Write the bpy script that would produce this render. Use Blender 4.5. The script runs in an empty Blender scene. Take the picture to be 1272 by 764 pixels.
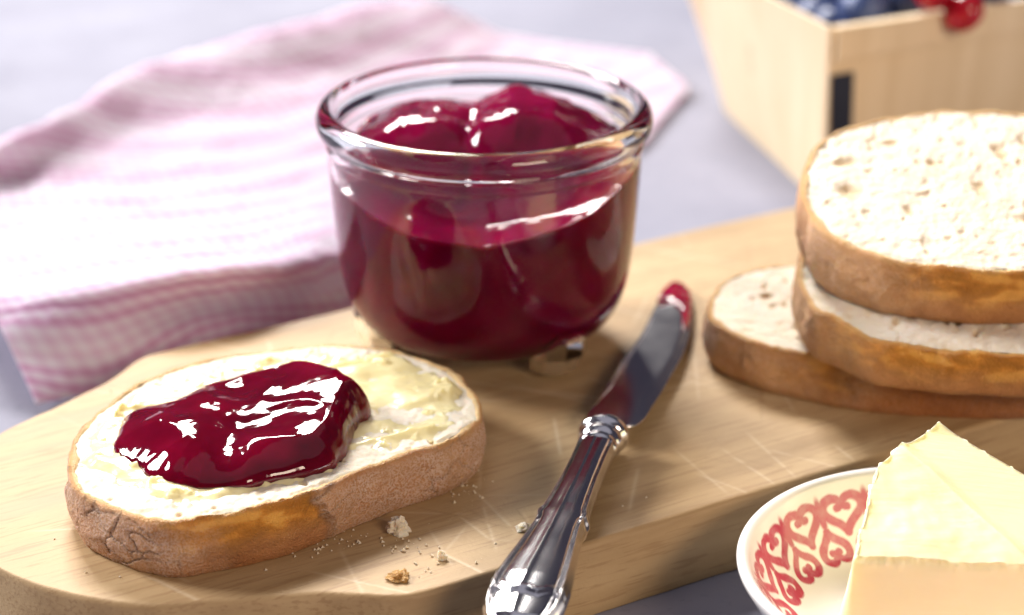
import bpy, math
import numpy as np
from mathutils import Matrix, Vector

# ------------------------------------------------------------------ camera, light, exposure
scene = bpy.context.scene
ZB = 0.020                                    # top of the cutting board (table top is z = 0)
W_, H_ = 1272.0, 764.0
HFOV, PITCH = math.radians(26.0), math.radians(23.0)
FPX = W_ / 2 / math.tan(HFOV / 2)
FWD = np.array([0, math.cos(PITCH), -math.sin(PITCH)])
UPV = np.array([0, math.sin(PITCH), math.cos(PITCH)])
RGT = np.array([1.0, 0, 0])
CAM = np.array([0.00742567, -0.56709503, 0.27049568])

cam_data = bpy.data.cameras.new('camera')
cam = bpy.data.objects.new('camera', cam_data)
scene.collection.objects.link(cam)
cam.location = CAM
cam.rotation_euler = (math.pi / 2 - PITCH, 0, 0)
cam_data.sensor_width = 36.0
cam_data.lens = 18.0 / math.tan(HFOV / 2)
cam_data.clip_start = 0.01
cam_data.clip_end = 50
cam_data.dof.use_dof = True
cam_data.dof.focus_distance = 0.512
cam_data.dof.aperture_fstop = 8.6
scene.camera = cam

world = bpy.data.worlds.new('World')
scene.world = world
world.use_nodes = True
wb = world.node_tree.nodes['Background']
wb.inputs[0].default_value = (0.52, 0.48, 0.72, 1)
wb.inputs[1].default_value = 0.08

def area_light(name, loc, target, sx, sy, watts, col):
    d = bpy.data.lights.new(name, 'AREA')
    d.shape = 'RECTANGLE'; d.size = sx; d.size_y = sy
    d.energy = watts; d.color = col
    o = bpy.data.objects.new(name, d)
    scene.collection.objects.link(o)
    o.location = loc
    v = Vector(target) - Vector(loc)
    o.rotation_euler = v.to_track_quat('-Z', 'Y').to_euler()
    return o

area_light('window_light', (-2.60, 0.95, 1.70), (0, 0.05, 0.02), 1.00, 0.90, 168, (1.0, 0.985, 1.0))
area_light('back_window_light', (-0.70, 2.40, 2.20), (0, 0, 0.02), 1.20, 0.75, 216, (1.0, 0.965, 0.93))
area_light('front_fill', (1.6, -2.6, 1.5), (0, 0, 0.03), 1.2, 0.9, 66, (1.0, 0.80, 0.62))
area_light('overhead_softbox', (0.2, -0.3, 2.3), (0, 0, 0), 2.6, 2.2, 6, (0.86, 0.86, 1.0))  # added weak softbox overhead, for metal and glass to reflect

vs = scene.view_settings
vs.view_transform = 'Standard'
vs.look = 'None'
vs.exposure = 0.0
vs.gamma = 1.0
vs.use_curve_mapping = False
scene.cycles.use_denoising = True
scene.cycles.max_bounces = 14
scene.cycles.transmission_bounces = 12
scene.cycles.transparent_max_bounces = 8
scene.cycles.caustics_reflective = False
scene.cycles.sample_clamp_indirect = 8.0
scene.cycles.blur_glossy = 0.4

# ------------------------------------------------------------------ photo pixel -> point helpers
def ray(x, y):
    d = FWD * FPX + RGT * (x - W_ / 2) + UPV * (H_ / 2 - y)
    return d / np.linalg.norm(d)
def at_z(x, y, z):
    d = ray(x, y); return CAM + d * ((z - CAM[2]) / d[2])
def at_y(x, y, Y):
    d = ray(x, y); return CAM + d * ((Y - CAM[1]) / d[1])

# ------------------------------------------------------------------ numpy noise
rng = np.random.default_rng(11)
_pm = rng.permutation(256); PERM = np.concatenate([_pm, _pm])
GRAD = rng.normal(size=(256, 3)); GRAD /= np.linalg.norm(GRAD, axis=1)[:, None]
def _hash(i, j, k):
    return PERM[(PERM[(PERM[i & 255] + j) & 255] + k) & 255]
def pnoise(P):
    P = np.asarray(P, float)
    i = np.floor(P).astype(int); f = P - i
    u = f * f * f * (f * (f * 6 - 15) + 10)
    out = np.zeros(P.shape[:-1])
    for dx in (0, 1):
        wx = u[..., 0] if dx else 1 - u[..., 0]
        for dy in (0, 1):
            wy = u[..., 1] if dy else 1 - u[..., 1]
            for dz in (0, 1):
                wz = u[..., 2] if dz else 1 - u[..., 2]
                g = GRAD[_hash(i[..., 0] + dx, i[..., 1] + dy, i[..., 2] + dz)]
                out += wx * wy * wz * ((f[..., 0] - dx) * g[..., 0] + (f[..., 1] - dy) * g[..., 1] + (f[..., 2] - dz) * g[..., 2])
    return out
def fbm(P, octv=4, gain=0.5, lac=2.03):
    a, s, out = 1.0, 1.0, 0.0
    for o in range(octv):
        out = out + a * pnoise(P * s + 17.3 * o); a *= gain; s *= lac
    return out
CELL = rng.random((256, 3))
def worley(P):
    P = np.asarray(P, float); i = np.floor(P).astype(int)
    f1 = np.full(P.shape[:-1], 9.0); f2 = f1.copy(); cid = np.zeros(P.shape[:-1], int)
    for dx in (-1, 0, 1):
        for dy in (-1, 0, 1):
            for dz in (-1, 0, 1):
                h = _hash(i[..., 0] + dx, i[..., 1] + dy, i[..., 2] + dz)
                q = i + np.array([dx, dy, dz]) + CELL[h]
                d = np.sqrt(((P - q) ** 2).sum(-1))
                closer = d < f1
                f2 = np.where(closer, f1, np.minimum(f2, d))
                cid = np.where(closer, h, cid); f1 = np.where(closer, d, f1)
    return f1, f2, cid
def sstep(a, b, x):
    t = np.clip((x - a) / (b - a), 0, 1); return t * t * (3 - 2 * t)
def p3(x, y, z=0.0):
    x, y, z = np.broadcast_arrays(x, y, z)
    return np.stack([x, y, z], -1)

# ------------------------------------------------------------------ mesh helpers
def link(name, me, parent=None):
    o = bpy.data.objects.new(name, me)
    scene.collection.objects.link(o)
    if parent is not None:
        o.parent = parent
    return o
def mesh_obj(name, V, F, mat, parent=None, smooth=True, attrs=None):
    me = bpy.data.meshes.new(name)
    V = np.asarray(V, float).reshape(-1, 3)
    me.from_pydata(V.tolist(), [], [list(map(int, f)) for f in F])
    me.update()
    if smooth:
        me.polygons.foreach_set('use_smooth', np.ones(len(me.polygons), bool))
    for k, a in (attrs or {}).items():
        a = np.asarray(a, float)
        if a.ndim == 1:
            at = me.attributes.new(k, 'FLOAT', 'POINT'); at.data.foreach_set('value', a)
        elif a.shape[1] == 2:
            at = me.attributes.new(k, 'FLOAT_VECTOR', 'POINT')
            at.data.foreach_set('vector', np.hstack([a, np.zeros((len(a), 1))]).ravel())
        else:
            at = me.attributes.new(k, 'FLOAT_COLOR', 'POINT')
            at.data.foreach_set('color', np.hstack([a, np.ones((len(a), 1))]).ravel())
    if mat is not None:
        me.materials.append(mat)
    return link(name, me, parent)
def grid_faces(ni, nj, wrap_i=False, wrap_j=False, off=0, flip=False):
    I = np.arange(ni if wrap_i else ni - 1); J = np.arange(nj if wrap_j else nj - 1)
    i, j = np.meshgrid(I, J, indexing='ij'); i = i.ravel(); j = j.ravel()
    i2 = (i + 1) % ni; j2 = (j + 1) % nj
    q = np.stack([i * nj + j, i2 * nj + j, i2 * nj + j2, i * nj + j2], 1) + off
    return (q[:, ::-1] if flip else q).tolist()
def tag(o, label, cat=None, group=None, kind=None):
    if label: o['label'] = label
    if cat: o['category'] = cat
    if group: o['group'] = group
    if kind: o['kind'] = kind
    return o
def empty(name, loc=(0, 0, 0)):
    o = bpy.data.objects.new(name, None); scene.collection.objects.link(o)
    o.location = loc; o.empty_display_size = 0.01
    return o
def closed_curve(pts, n):
    pts = np.asarray(pts, float); m = len(pts); out = []
    for k in range(m):
        a, b, c, d = pts[k - 1], pts[k], pts[(k + 1) % m], pts[(k + 2) % m]
        t = np.linspace(0, 1, 24, endpoint=False)[:, None]
        out.append(0.5 * (2 * b + (c - a) * t + (2 * a - 5 * b + 4 * c - d) * t ** 2 + (3 * b - a - 3 * c + d) * t ** 3))
    c = np.concatenate(out); L = np.r_[0, np.cumsum(np.linalg.norm(np.diff(np.vstack([c, c[:1]]), axis=0), axis=1))]
    s = np.linspace(0, L[-1], n, endpoint=False); cc = np.vstack([c, c[:1]])
    r = np.stack([np.interp(s, L, cc[:, k]) for k in range(pts.shape[1])], 1)
    area = 0.5 * np.sum(r[:, 0] * np.roll(r[:, 1], -1) - r[:, 1] * np.roll(r[:, 0], -1))
    return r if area > 0 else r[::-1].copy()
def smooth_closed(a, k):
    for _ in range(k):
        a = 0.25 * np.roll(a, 1, 0) + 0.5 * a + 0.25 * np.roll(a, -1, 0)
    return a
def outline_normals(o, k=12):
    t = smooth_closed(np.roll(o, -1, 0) - np.roll(o, 1, 0), k)
    n = np.stack([t[:, 1], -t[:, 0]], 1)
    return n / np.linalg.norm(n, axis=1)[:, None]
def sample_grid(C, ni, nj):
    """Catmull-Rom surface through a small control grid C[r, c, 3]."""
    def interp(A, n):
        m = A.shape[0]; x = np.linspace(0, m - 1, n); k = np.clip(np.floor(x).astype(int), 0, m - 2); t = (x - k)
        t = t.reshape((-1,) + (1,) * (A.ndim - 1))
        P = np.concatenate([2 * A[:1] - A[1:2], A, 2 * A[-1:] - A[-2:-1]])
        a, b, c, d = P[k], P[k + 1], P[k + 2], P[k + 3]
        return 0.5 * (2 * b + (c - a) * t + (2 * a - 5 * b + 4 * c - d) * t ** 2 + (3 * b - a - 3 * c + d) * t ** 3)
    return np.swapaxes(interp(np.swapaxes(interp(C, ni), 0, 1), nj), 0, 1)
def lathe(prof, n):
    prof = np.asarray(prof, float); a = np.linspace(0, 2 * np.pi, n, endpoint=False)
    V = np.stack([np.outer(np.cos(a), prof[:, 0]), np.outer(np.sin(a), prof[:, 0]), np.tile(prof[:, 1], (n, 1))], -1)
    return V
def fine_profile(prof, n):
    prof = np.asarray(prof, float); m = len(prof); out = []
    for k in range(m - 1):
        a, b, c, d = prof[max(k - 1, 0)], prof[k], prof[k + 1], prof[min(k + 2, m - 1)]
        t = np.linspace(0, 1, n, endpoint=False)[:, None]
        out.append(0.5 * (2 * b + (c - a) * t + (2 * a - 5 * b + 4 * c - d) * t ** 2 + (3 * b - a - 3 * c + d) * t ** 3))
    r = np.vstack(out + [prof[-1:]]); r[:, 0] = np.maximum(r[:, 0], 0)
    return r

# ------------------------------------------------------------------ materials
class NT:
    def __init__(s, name):
        s.m = bpy.data.materials.new(name); s.m.use_nodes = True
        s.t = s.m.node_tree; s.b = s.t.nodes['Principled BSDF']; s.out = s.t.nodes['Material Output']
    def n(s, kind, **kw):
        o = s.t.nodes.new(kind)
        for k, v in kw.items():
            if k.startswith('_'): setattr(o, k[1:], v)
            else:
                key = k.replace('__', ' ')
                o.inputs[key].default_value = v
        return o
    def l(s, a, b): s.t.links.new(a, b)
    def set(s, **kw):
        for k, v in kw.items(): s.b.inputs[k.replace('__', ' ')].default_value = v
        return s
    def coord(s, scale=(1, 1, 1), which='Object'):
        tc = s.n('ShaderNodeTexCoord'); mp = s.n('ShaderNodeMapping'); mp.inputs['Scale'].default_value = scale
        s.l(tc.outputs[which], mp.inputs['Vector']); return mp.outputs['Vector']
    def noise(s, vec, scale, detail=4, rough=0.55):
        o = s.n('ShaderNodeTexNoise'); o.inputs['Scale'].default_value = scale
        o.inputs['Detail'].default_value = detail; o.inputs['Roughness'].default_value = rough
        if vec is not None: s.l(vec, o.inputs['Vector'])
        return o.outputs['Fac']
    def ramp(s, fac, stops):
        r = s.n('ShaderNodeValToRGB'); e = r.color_ramp.elements
        while len(e) < len(stops): e.new(0.5)
        for k, (p, c) in enumerate(stops):
            e[k].position = p; e[k].color = (*c, 1) if len(c) == 3 else c
        s.l(fac, r.inputs['Fac']); return r.outputs['Color']
    def mix(s, fac, a, b, mode='MIX'):
        m = s.n('ShaderNodeMix'); m.data_type = 'RGBA'; m.blend_type = mode
        for sock, v in ((m.inputs[0], fac), (m.inputs[6], a), (m.inputs[7], b)):
            if hasattr(v, 'links') or hasattr(v, 'is_linked'): s.l(v, sock)
            else: sock.default_value = v if isinstance(v, (int, float)) else (*v, 1)
        return m.outputs[2]
    def math(s, op, a, b=0.0):
        m = s.n('ShaderNodeMath'); m.operation = op
        for sock, v in ((m.inputs[0], a), (m.inputs[1], b)):
            if hasattr(v, 'is_linked'): s.l(v, sock)
            else: sock.default_value = v
        return m.outputs[0]
    def attr(s, name, out='Color'):
        a = s.n('ShaderNodeAttribute'); a.attribute_name = name; return a.outputs[out]
    def bump(s, h, strength, dist):
        b = s.n('ShaderNodeBump'); b.inputs['Strength'].default_value = strength; b.inputs['Distance'].default_value = dist
        s.l(h, b.inputs['Height']); s.l(b.outputs['Normal'], s.b.inputs['Normal']); return b
    def color(s, c): s.l(c, s.b.inputs['Base Color']); return s
    def rough(s, c): s.l(c, s.b.inputs['Roughness']); return s

def mat_table():
    m = NT('table_stone'); v = m.coord()
    c = m.ramp(m.noise(v, 9, 6, 0.6), [(0.3, (0.20, 0.20, 0.25)), (0.7, (0.275, 0.275, 0.335))])
    sp = m.ramp(m.noise(v, 260, 3, 0.6), [(0.28, (0.55, 0.55, 0.58)), (0.42, (1, 1, 1))])
    c = m.mix(0.45, c, sp, 'MULTIPLY')
    m.color(c); m.rough(m.ramp(m.noise(v, 30, 4), [(0.3, (0.66,) * 3), (0.7, (0.80,) * 3)])); m.set(Specular__IOR__Level=0.2)
    m.bump(m.noise(v, 320, 3), 0.12, 0.0006); return m.m
def mat_board():
    m = NT('beech_wood')
    v1 = m.coord((3.0, 42, 42)); v2 = m.coord((22, 330, 330)); v3 = m.coord((1, 1, 1))
    g = m.noise(v1, 1.6, 6, 0.6); f = m.noise(v2, 3.4, 3, 0.5); big = m.noise(v3, 14, 4, 0.6)
    c = m.ramp(g, [(0.30, (0.325, 0.21, 0.10)), (0.5, (0.45, 0.31, 0.16)), (0.68, (0.52, 0.375, 0.205))])
    c = m.mix(m.math('MULTIPLY', m.ramp(f, [(0.54, (0, 0, 0)), (0.63, (1, 1, 1))]), 0.62), c, (0.33, 0.205, 0.10))
    c = m.mix(0.35, c, m.ramp(big, [(0.3, (0.70, 0.62, 0.52)), (0.65, (1, 1, 1))]), 'MULTIPLY')
    sc = m.attr('scratch', 'Fac')
    c = m.mix(m.math('MULTIPLY', m.math('MAXIMUM', sc, 0.0), 0.65), c, (0.78, 0.66, 0.48))
    c = m.mix(m.math('MULTIPLY', m.math('MAXIMUM', m.math('MULTIPLY', sc, -1.0), 0.0), 0.6), c, (0.26, 0.16, 0.08))
    m.color(c); m.rough(m.ramp(g, [(0.3, (0.52,) * 3), (0.7, (0.66,) * 3)]))
    m.set(Specular__IOR__Level=0.32)
    m.bump(m.math('ADD', m.math('MULTIPLY', f, 0.6), m.math('MULTIPLY', m.noise(v3, 900, 3), 0.7)), 0.25, 0.0005); return m.m
def mat_crust(name):
    m = NT(name); v = m.coord()
    base = m.attr('tint')
    fl = m.noise(v, 1900, 3, 0.7); md = m.noise(v, 160, 5, 0.6)
    c = m.mix(m.ramp(md, [(0.35, (0, 0, 0)), (0.7, (0.55,) * 3)]), base, m.mix(1.0, base, (0.74, 0.62, 0.52), 'MULTIPLY'))
    flour = m.attr('flour', 'Fac')
    k = m.math('MULTIPLY', m.ramp(fl, [(0.43, (0, 0, 0)), (0.55, (1, 1, 1))]), flour)
    c = m.mix(m.math('MULTIPLY', k, 0.66), c, (0.84, 0.65, 0.55))
    m.color(c); m.rough(m.math('ADD', m.math('MULTIPLY', flour, 0.35), 0.42))
    m.set(Specular__IOR__Level=0.35, Subsurface__Weight=0.12, Subsurface__Radius=(0.003, 0.0012, 0.0004), Subsurface__Scale=1.0)
    m.bump(m.math('ADD', m.math('MULTIPLY', fl, 0.9), md), 0.9, 0.0014); return m.m
def mat_crumb():
    m = NT('bread_crumb'); v = m.coord()
    a = m.noise(v, 420, 4, 0.6); b = m.noise(v, 60, 4, 0.55)
    c = m.ramp(b, [(0.3, (0.66, 0.57, 0.43)), (0.65, (0.72, 0.655, 0.54))])
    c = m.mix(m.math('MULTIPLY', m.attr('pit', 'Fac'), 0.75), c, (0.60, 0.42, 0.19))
    m.color(c); m.set(Roughness=0.75, Specular__IOR__Level=0.25, Subsurface__Weight=0.35, Subsurface__Radius=(0.004, 0.0026, 0.0014), Subsurface__Scale=1.0)
    vor = m.n('ShaderNodeTexVoronoi'); vor.inputs['Scale'].default_value = 560; m.l(v, vor.inputs['Vector'])
    m.bump(m.math('ADD', a, m.math('MULTIPLY', vor.outputs['Distance'], 0.4)), 0.40, 0.0009); return m.m
def mat_butter(name, col, rough=0.32):
    m = NT(name); v = m.coord()
    a = m.noise(v, 35, 4, 0.5)
    c = m.ramp(a, [(0.3, col), (0.7, tuple(min(1, x * 1.06 + 0.01) for x in col))])
    m.color(c); m.set(Roughness=rough, Subsurface__Weight=0.45, Subsurface__Radius=(0.0042, 0.0040, 0.0022), Subsurface__Scale=1.0, Specular__IOR__Level=0.45)
    m.bump(m.noise(m.coord((90, 700, 300)), 1.0, 4), 0.18, 0.0008); return m.m
def mat_jam(name, col, rough=0.07):
    m = NT(name); v = m.coord()
    a = m.noise(v, 70, 3, 0.5)
    c = m.ramp(a, [(0.3, tuple(x * 0.6 for x in col)), (0.7, tuple(x * 1.3 for x in col))])
    m.color(c)
    m.set(Roughness=rough, IOR=1.42, Specular__IOR__Level=0.6, Subsurface__Weight=0.85, Subsurface__Radius=(0.006, 0.0004, 0.0007), Subsurface__Scale=1.0)
    m.bump(m.noise(v, 260, 2, 0.4), 0.04, 0.001); return m.m
def mat_jam_jar(name):
    m = NT(name); v = m.coord(); a = m.noise(v, 70, 3, 0.5)
    m.color(m.ramp(a, [(0.3, (0.115, 0.0009, 0.019)), (0.7, (0.19, 0.0016, 0.033))]))
    m.set(Roughness=0.07, IOR=1.42, Subsurface__Weight=0.85, Subsurface__Radius=(0.006, 0.0004, 0.0007), Subsurface__Scale=1.0)
    m.l(m.math('MULTIPLY', m.attr('open', 'Fac'), 0.55), m.b.inputs['Specular IOR Level']); return m.m
def mat_glass(name='clear_glass', ior=1.36):
    m = NT(name)
    m.set(Base__Color=(0.985, 0.995, 0.985, 1), Roughness=0.0, IOR=ior, Transmission__Weight=1.0)
    return m.m
def mat_silver(name, rough):
    m = NT(name); v = m.coord()
    m.set(Base__Color=(0.80, 0.78, 0.78, 1), Metallic=1.0)
    n = m.noise(v, 80, 3, 0.6)
    m.rough(m.ramp(n, [(0.35, (rough,) * 3), (0.8, (rough + 0.06,) * 3)]))
    m.bump(m.noise(v, 60, 2), 0.02, 0.0006); return m.m
def mat_ceramic():
    m = NT('painted_ceramic')
    v = m.coord(); wob = m.noise(v, 300, 3)
    k = m.math('MULTIPLY', m.attr('paint', 'Fac'), m.ramp(wob, [(0.25, (0.85,) * 3), (0.55, (1, 1, 1))]))
    c = m.mix(k, (0.84, 0.81, 0.78), (0.47, 0.055, 0.10))
    m.color(c); m.set(Roughness=0.12, Specular__IOR__Level=0.6, Coat__Weight=0.4, Coat__Roughness=0.04); return m.m
def mat_chipwood():
    m = NT('chip_wood'); v = m.coord((40, 40, 4)); w = m.coord()
    g = m.noise(v, 3.0, 5, 0.6)
    c = m.ramp(g, [(0.3, (0.70, 0.55, 0.34)), (0.7, (0.81, 0.67, 0.46))])
    kn = m.ramp(m.noise(w, 28, 2), [(0.70, (0, 0, 0)), (0.78, (1, 1, 1))])
    c = m.mix(m.math('MULTIPLY', kn, 0.5), c, (0.30, 0.17, 0.08))
    m.color(c); m.set(Roughness=0.6); m.bump(g, 0.2, 0.0008); return m.m
def mat_cloth():
    m = NT('checked_linen')
    uv = m.attr('weave', 'Vector'); sep = m.n('ShaderNodeSeparateXYZ'); m.l(uv, sep.inputs[0])
    def stripe(sock, period, lo, hi):
        w = m.math('SINE', m.math('MULTIPLY', sock, 2 * math.pi / period))
        return m.ramp(m.math('ADD', m.math('MULTIPLY', w, 0.5), 0.5), [(lo, (0, 0, 0)), (hi, (1, 1, 1))])
    band = stripe(sep.outputs[1], 0.0260, 0.25, 0.75)
    sv = stripe(sep.outputs[1], 0.0052, 0.38, 0.62); su = stripe(sep.outputs[0], 0.0052, 0.38, 0.62)
    f = m.math('ADD', m.math('MULTIPLY', sv, m.math('ADD', m.math('MULTIPLY', band, 0.24), 0.12)), m.math('ADD', m.math('MULTIPLY', su, 0.13), m.math('MULTIPLY', band, 0.10)))
    c = m.ramp(f, [(0.0, (0.86, 0.82, 0.88)), (0.40, (0.75, 0.53, 0.70)), (0.80, (0.60, 0.28, 0.48))])
    m.color(c); m.set(Roughness=0.85, Specular__IOR__Level=0.2, Sheen__Weight=0.25, Subsurface__Weight=0.15, Subsurface__Radius=(0.003, 0.002, 0.002), Subsurface__Scale=1.0)
    t1 = m.math('SINE', m.math('MULTIPLY', sep.outputs[0], 2 * math.pi / 0.0011)); t2 = m.math('SINE', m.math('MULTIPLY', sep.outputs[1], 2 * math.pi / 0.0011))
    m.bump(m.math('MULTIPLY', t1, t2), 0.35, 0.0004)
    tr = m.n('ShaderNodeBsdfTranslucent'); m.l(c, tr.inputs['Color']); mx = m.n('ShaderNodeMixShader'); mx.inputs[0].default_value = 0.42
    m.l(m.b.outputs[0], mx.inputs[1]); m.l(tr.outputs[0], mx.inputs[2]); m.l(mx.outputs[0], m.out.inputs['Surface']); return m.m
def mat_berry(name, c1, c2, rough, sss):
    m = NT(name); v = m.coord()
    m.color(m.ramp(m.noise(v, 130, 4), [(0.35, c1), (0.65, c2)]))
    m.set(Roughness=rough, Subsurface__Weight=sss, Subsurface__Radius=(0.003, 0.0004, 0.0004), Subsurface__Scale=1.0); return m.m
def mat_plain(name, col, rough, metal=0.0):
    m = NT(name); v = m.coord()
    m.color(m.ramp(m.noise(v, 200, 3), [(0.3, tuple(x * 0.8 for x in col)), (0.7, col)])); m.set(Roughness=rough, Metallic=metal); return m.m

M_TABLE, M_BOARD = mat_table(), mat_board()
M_CRUST, M_CRUMB = mat_crust('bread_crust'), mat_crumb()
M_SPREAD = mat_butter('butter_spread', (0.74, 0.64, 0.345), 0.24)
M_BUTTER = mat_butter('butter', (0.83, 0.77, 0.46), 0.42)
M_JAM = mat_jam('red_jam', (0.11, 0.0007, 0.010), 0.05)
M_JAMTIP = mat_jam('red_jam_thin', (0.26, 0.002, 0.028), 0.06)
M_JAMJAR = mat_jam_jar('red_jam_in_jar')
M_GLASS = mat_glass()
M_FOOT = mat_glass('pressed_glass_foot', 1.54)
M_HANDLE, M_BLADE = mat_silver('polished_silver', 0.12), mat_silver('steel_blade', 0.16)
M_CERAMIC, M_CHIP, M_CLOTH = mat_ceramic(), mat_chipwood(), mat_cloth()
M_BLUE = mat_berry('blueberry_skin', (0.012, 0.025, 0.09), (0.045, 0.08, 0.22), 0.45, 0.0)
M_RED = mat_berry('currant_skin', (0.35, 0.004, 0.012), (0.50, 0.012, 0.03), 0.10, 0.5)
M_DARK = mat_plain('dark_strip', (0.012, 0.013, 0.022), 0.35)

# ------------------------------------------------------------------ the table
def rounded_box(name, x0, x1, y0, y1, z0, z1, bev, mat, parent=None):
    import bmesh
    bm = bmesh.new(); bmesh.ops.create_cube(bm, size=1.0)
    for v in bm.verts:
        v.co = ((x0 + x1) / 2 + v.co.x * (x1 - x0), (y0 + y1) / 2 + v.co.y * (y1 - y0), (z0 + z1) / 2 + v.co.z * (z1 - z0))
    if bev: bmesh.ops.bevel(bm, geom=bm.edges[:], offset=bev, segments=2, affect='EDGES', profile=0.6)
    me = bpy.data.meshes.new(name); bm.to_mesh(me); bm.free(); me.materials.append(mat)
    return link(name, me, parent)
t = rounded_box('table_top', -1.3, 1.3, -0.9, 1.9, -0.04, 0.0, 0.004, M_TABLE)
tag(t, 'lavender grey stone table top under everything', kind='structure')

# ------------------------------------------------------------------ cutting board
ANG = math.atan2(0.518, 0.855)
def board():
    hw = [(-.1620, .006), (-.1605, .014), (-.1590, .019), (-.1545, .029), (-.1500, .0355), (-.1420, .0450), (-.1350, .0510), (-.1180, .0580), (-.1090, .0620), (-.1010, .0655),
          (-.0945, .0700), (-.0890, .0745), (-.0850, .0762), (-.0800, .0766), (-.05, .0766), (.17, .0766), (.185, .073), (.195, .064), (.2, .05)]
    hw = np.array(hw)
    u = np.concatenate([np.linspace(-.162, -.14, 60, endpoint=False), np.linspace(-.14, .2, 900)])
    h = np.interp(u, hw[:, 0], hw[:, 1])
    for _ in range(30): h[1:-1] = 0.25 * h[:-2] + 0.5 * h[1:-1] + 0.25 * h[2:]
    r = 0.0016; T = ZB
    a = np.linspace(0, math.pi / 2, 6)
    side_z = [0.0, 0.0006, 0.004, 0.008, 0.012, 0.016]
    nv = 420; s = np.linspace(-1, 1, nv)[1:-1]
    cols = []
    for z in side_z: cols.append(('s', -1, z))
    rows_v, rows_z = [], []
    for z in side_z: rows_v.append(-h + (0.0006 if z == 0 else 0)); rows_z.append(np.full_like(u, z))
    for k in a: rows_v.append(-h + r * (1 - math.cos(k))); rows_z.append(np.full_like(u, T - r + r * math.sin(k)))
    for q in s: rows_v.append(q * (h - r)); rows_z.append(np.full_like(u, T))
    for k in a[::-1]: rows_v.append(h - r * (1 - math.cos(k))); rows_z.append(np.full_like(u, T - r + r * math.sin(k)))
    for z in side_z[::-1]: rows_v.append(h - (0.0006 if z == 0 else 0)); rows_z.append(np.full_like(u, z))
    Vv = np.stack(rows_v, 1); Vz = np.stack(rows_z, 1); U = np.repeat(u[:, None], Vv.shape[1], 1)
    # slight hand-worn edge and knife cuts
    P = np.stack([U, Vv, Vz], -1)
    wob = fbm(P * 45, 3) * 0.0008
    P[..., 1] += wob * np.sign(Vv) * (np.abs(Vv) > 0.9 * h[:, None])
    sc = np.zeros(U.shape)
    g = np.random.default_rng(5)
    top = Vz > T - 1e-6
    def cut(cu, cv, ang, L, depth, wid=0.00035):
        du, dv = math.cos(ang), math.sin(ang)
        x = (U - cu) * du + (Vv - cv) * dv; y = -(U - cu) * dv + (Vv - cv) * du
        return np.exp(-(y / wid) ** 2) * sstep(L / 2, L / 2 * 0.6, np.abs(x)) * depth
    for k in range(230):
        cu, cv = g.uniform(-.13, .19), g.uniform(-.075, .075)
        an = g.normal(-0.9, 0.35) if g.random() < 0.7 else g.normal(0.9, 0.4)
        d = g.uniform(0.08, 0.42) * (1 if g.random() < 0.6 else -1)
        sc += cut(cu, cv, an, g.uniform(.008, .045), d, g.uniform(.0004, .0006))
    # the clear pale and dark cuts between bread and knife
    for (x1, y1, x2, y2, d) in [(553, 689, 600, 712, 1.0), (570, 640, 606, 668, .8), (590, 610, 640, 660, .6), (548, 690, 578, 655, .5), (645, 634, 663, 660, -.9), (535, 660, 560, 700, .5),
                                (600, 630, 615, 680, .6), (900, 560, 960, 600, .7), (930, 540, 985, 590, .6), (870, 590, 935, 615, .5), (840, 560, 900, 610, .5), (960, 560, 1040, 580, .6)]:
        A, B = at_z(x1, y1, ZB), at_z(x2, y2, ZB)
        ca, sa = math.cos(ANG), math.sin(ANG)
        f = lambda p: np.array([p[0] * ca + p[1] * sa - BC[0], -p[0] * sa + p[1] * ca - BC[1]])
        a_, b_ = f(A), f(B); mid = (a_ + b_) / 2; dd = b_ - a_
        sc += cut(mid[0], mid[1], math.atan2(dd[1], dd[0]), np.linalg.norm(dd) * 1.3, d * .5, 0.00042)
    sc = np.clip(sc, -1, 1) * top
    P[..., 2] -= np.abs(sc) * 0.00018 - fbm(P * np.array([25, 90, 90]), 2) * 0.00012 * top
    ni, nj = U.shape
    F = grid_faces(ni, nj, False, True)
    F.append(list(range(nj))); F.append([(ni - 1) * nj + k for k in range(nj)][::-1])
    o = mesh_obj('cutting_board', P, F, M_BOARD, attrs={'scratch': sc.ravel()})
    return o
_ca, _sa = math.cos(ANG), math.sin(ANG)
BC = (0.0, -0.0362)                           # board frame: u along the length, v across
bd = board()
bd.matrix_world = Matrix.Translation((-BC[1] * _sa, BC[1] * _ca, 0)) @ Matrix.Rotation(ANG, 4, 'Z')
tag(bd, 'thick beech wood cutting board with a shouldered rounded end', 'cutting board')

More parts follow.
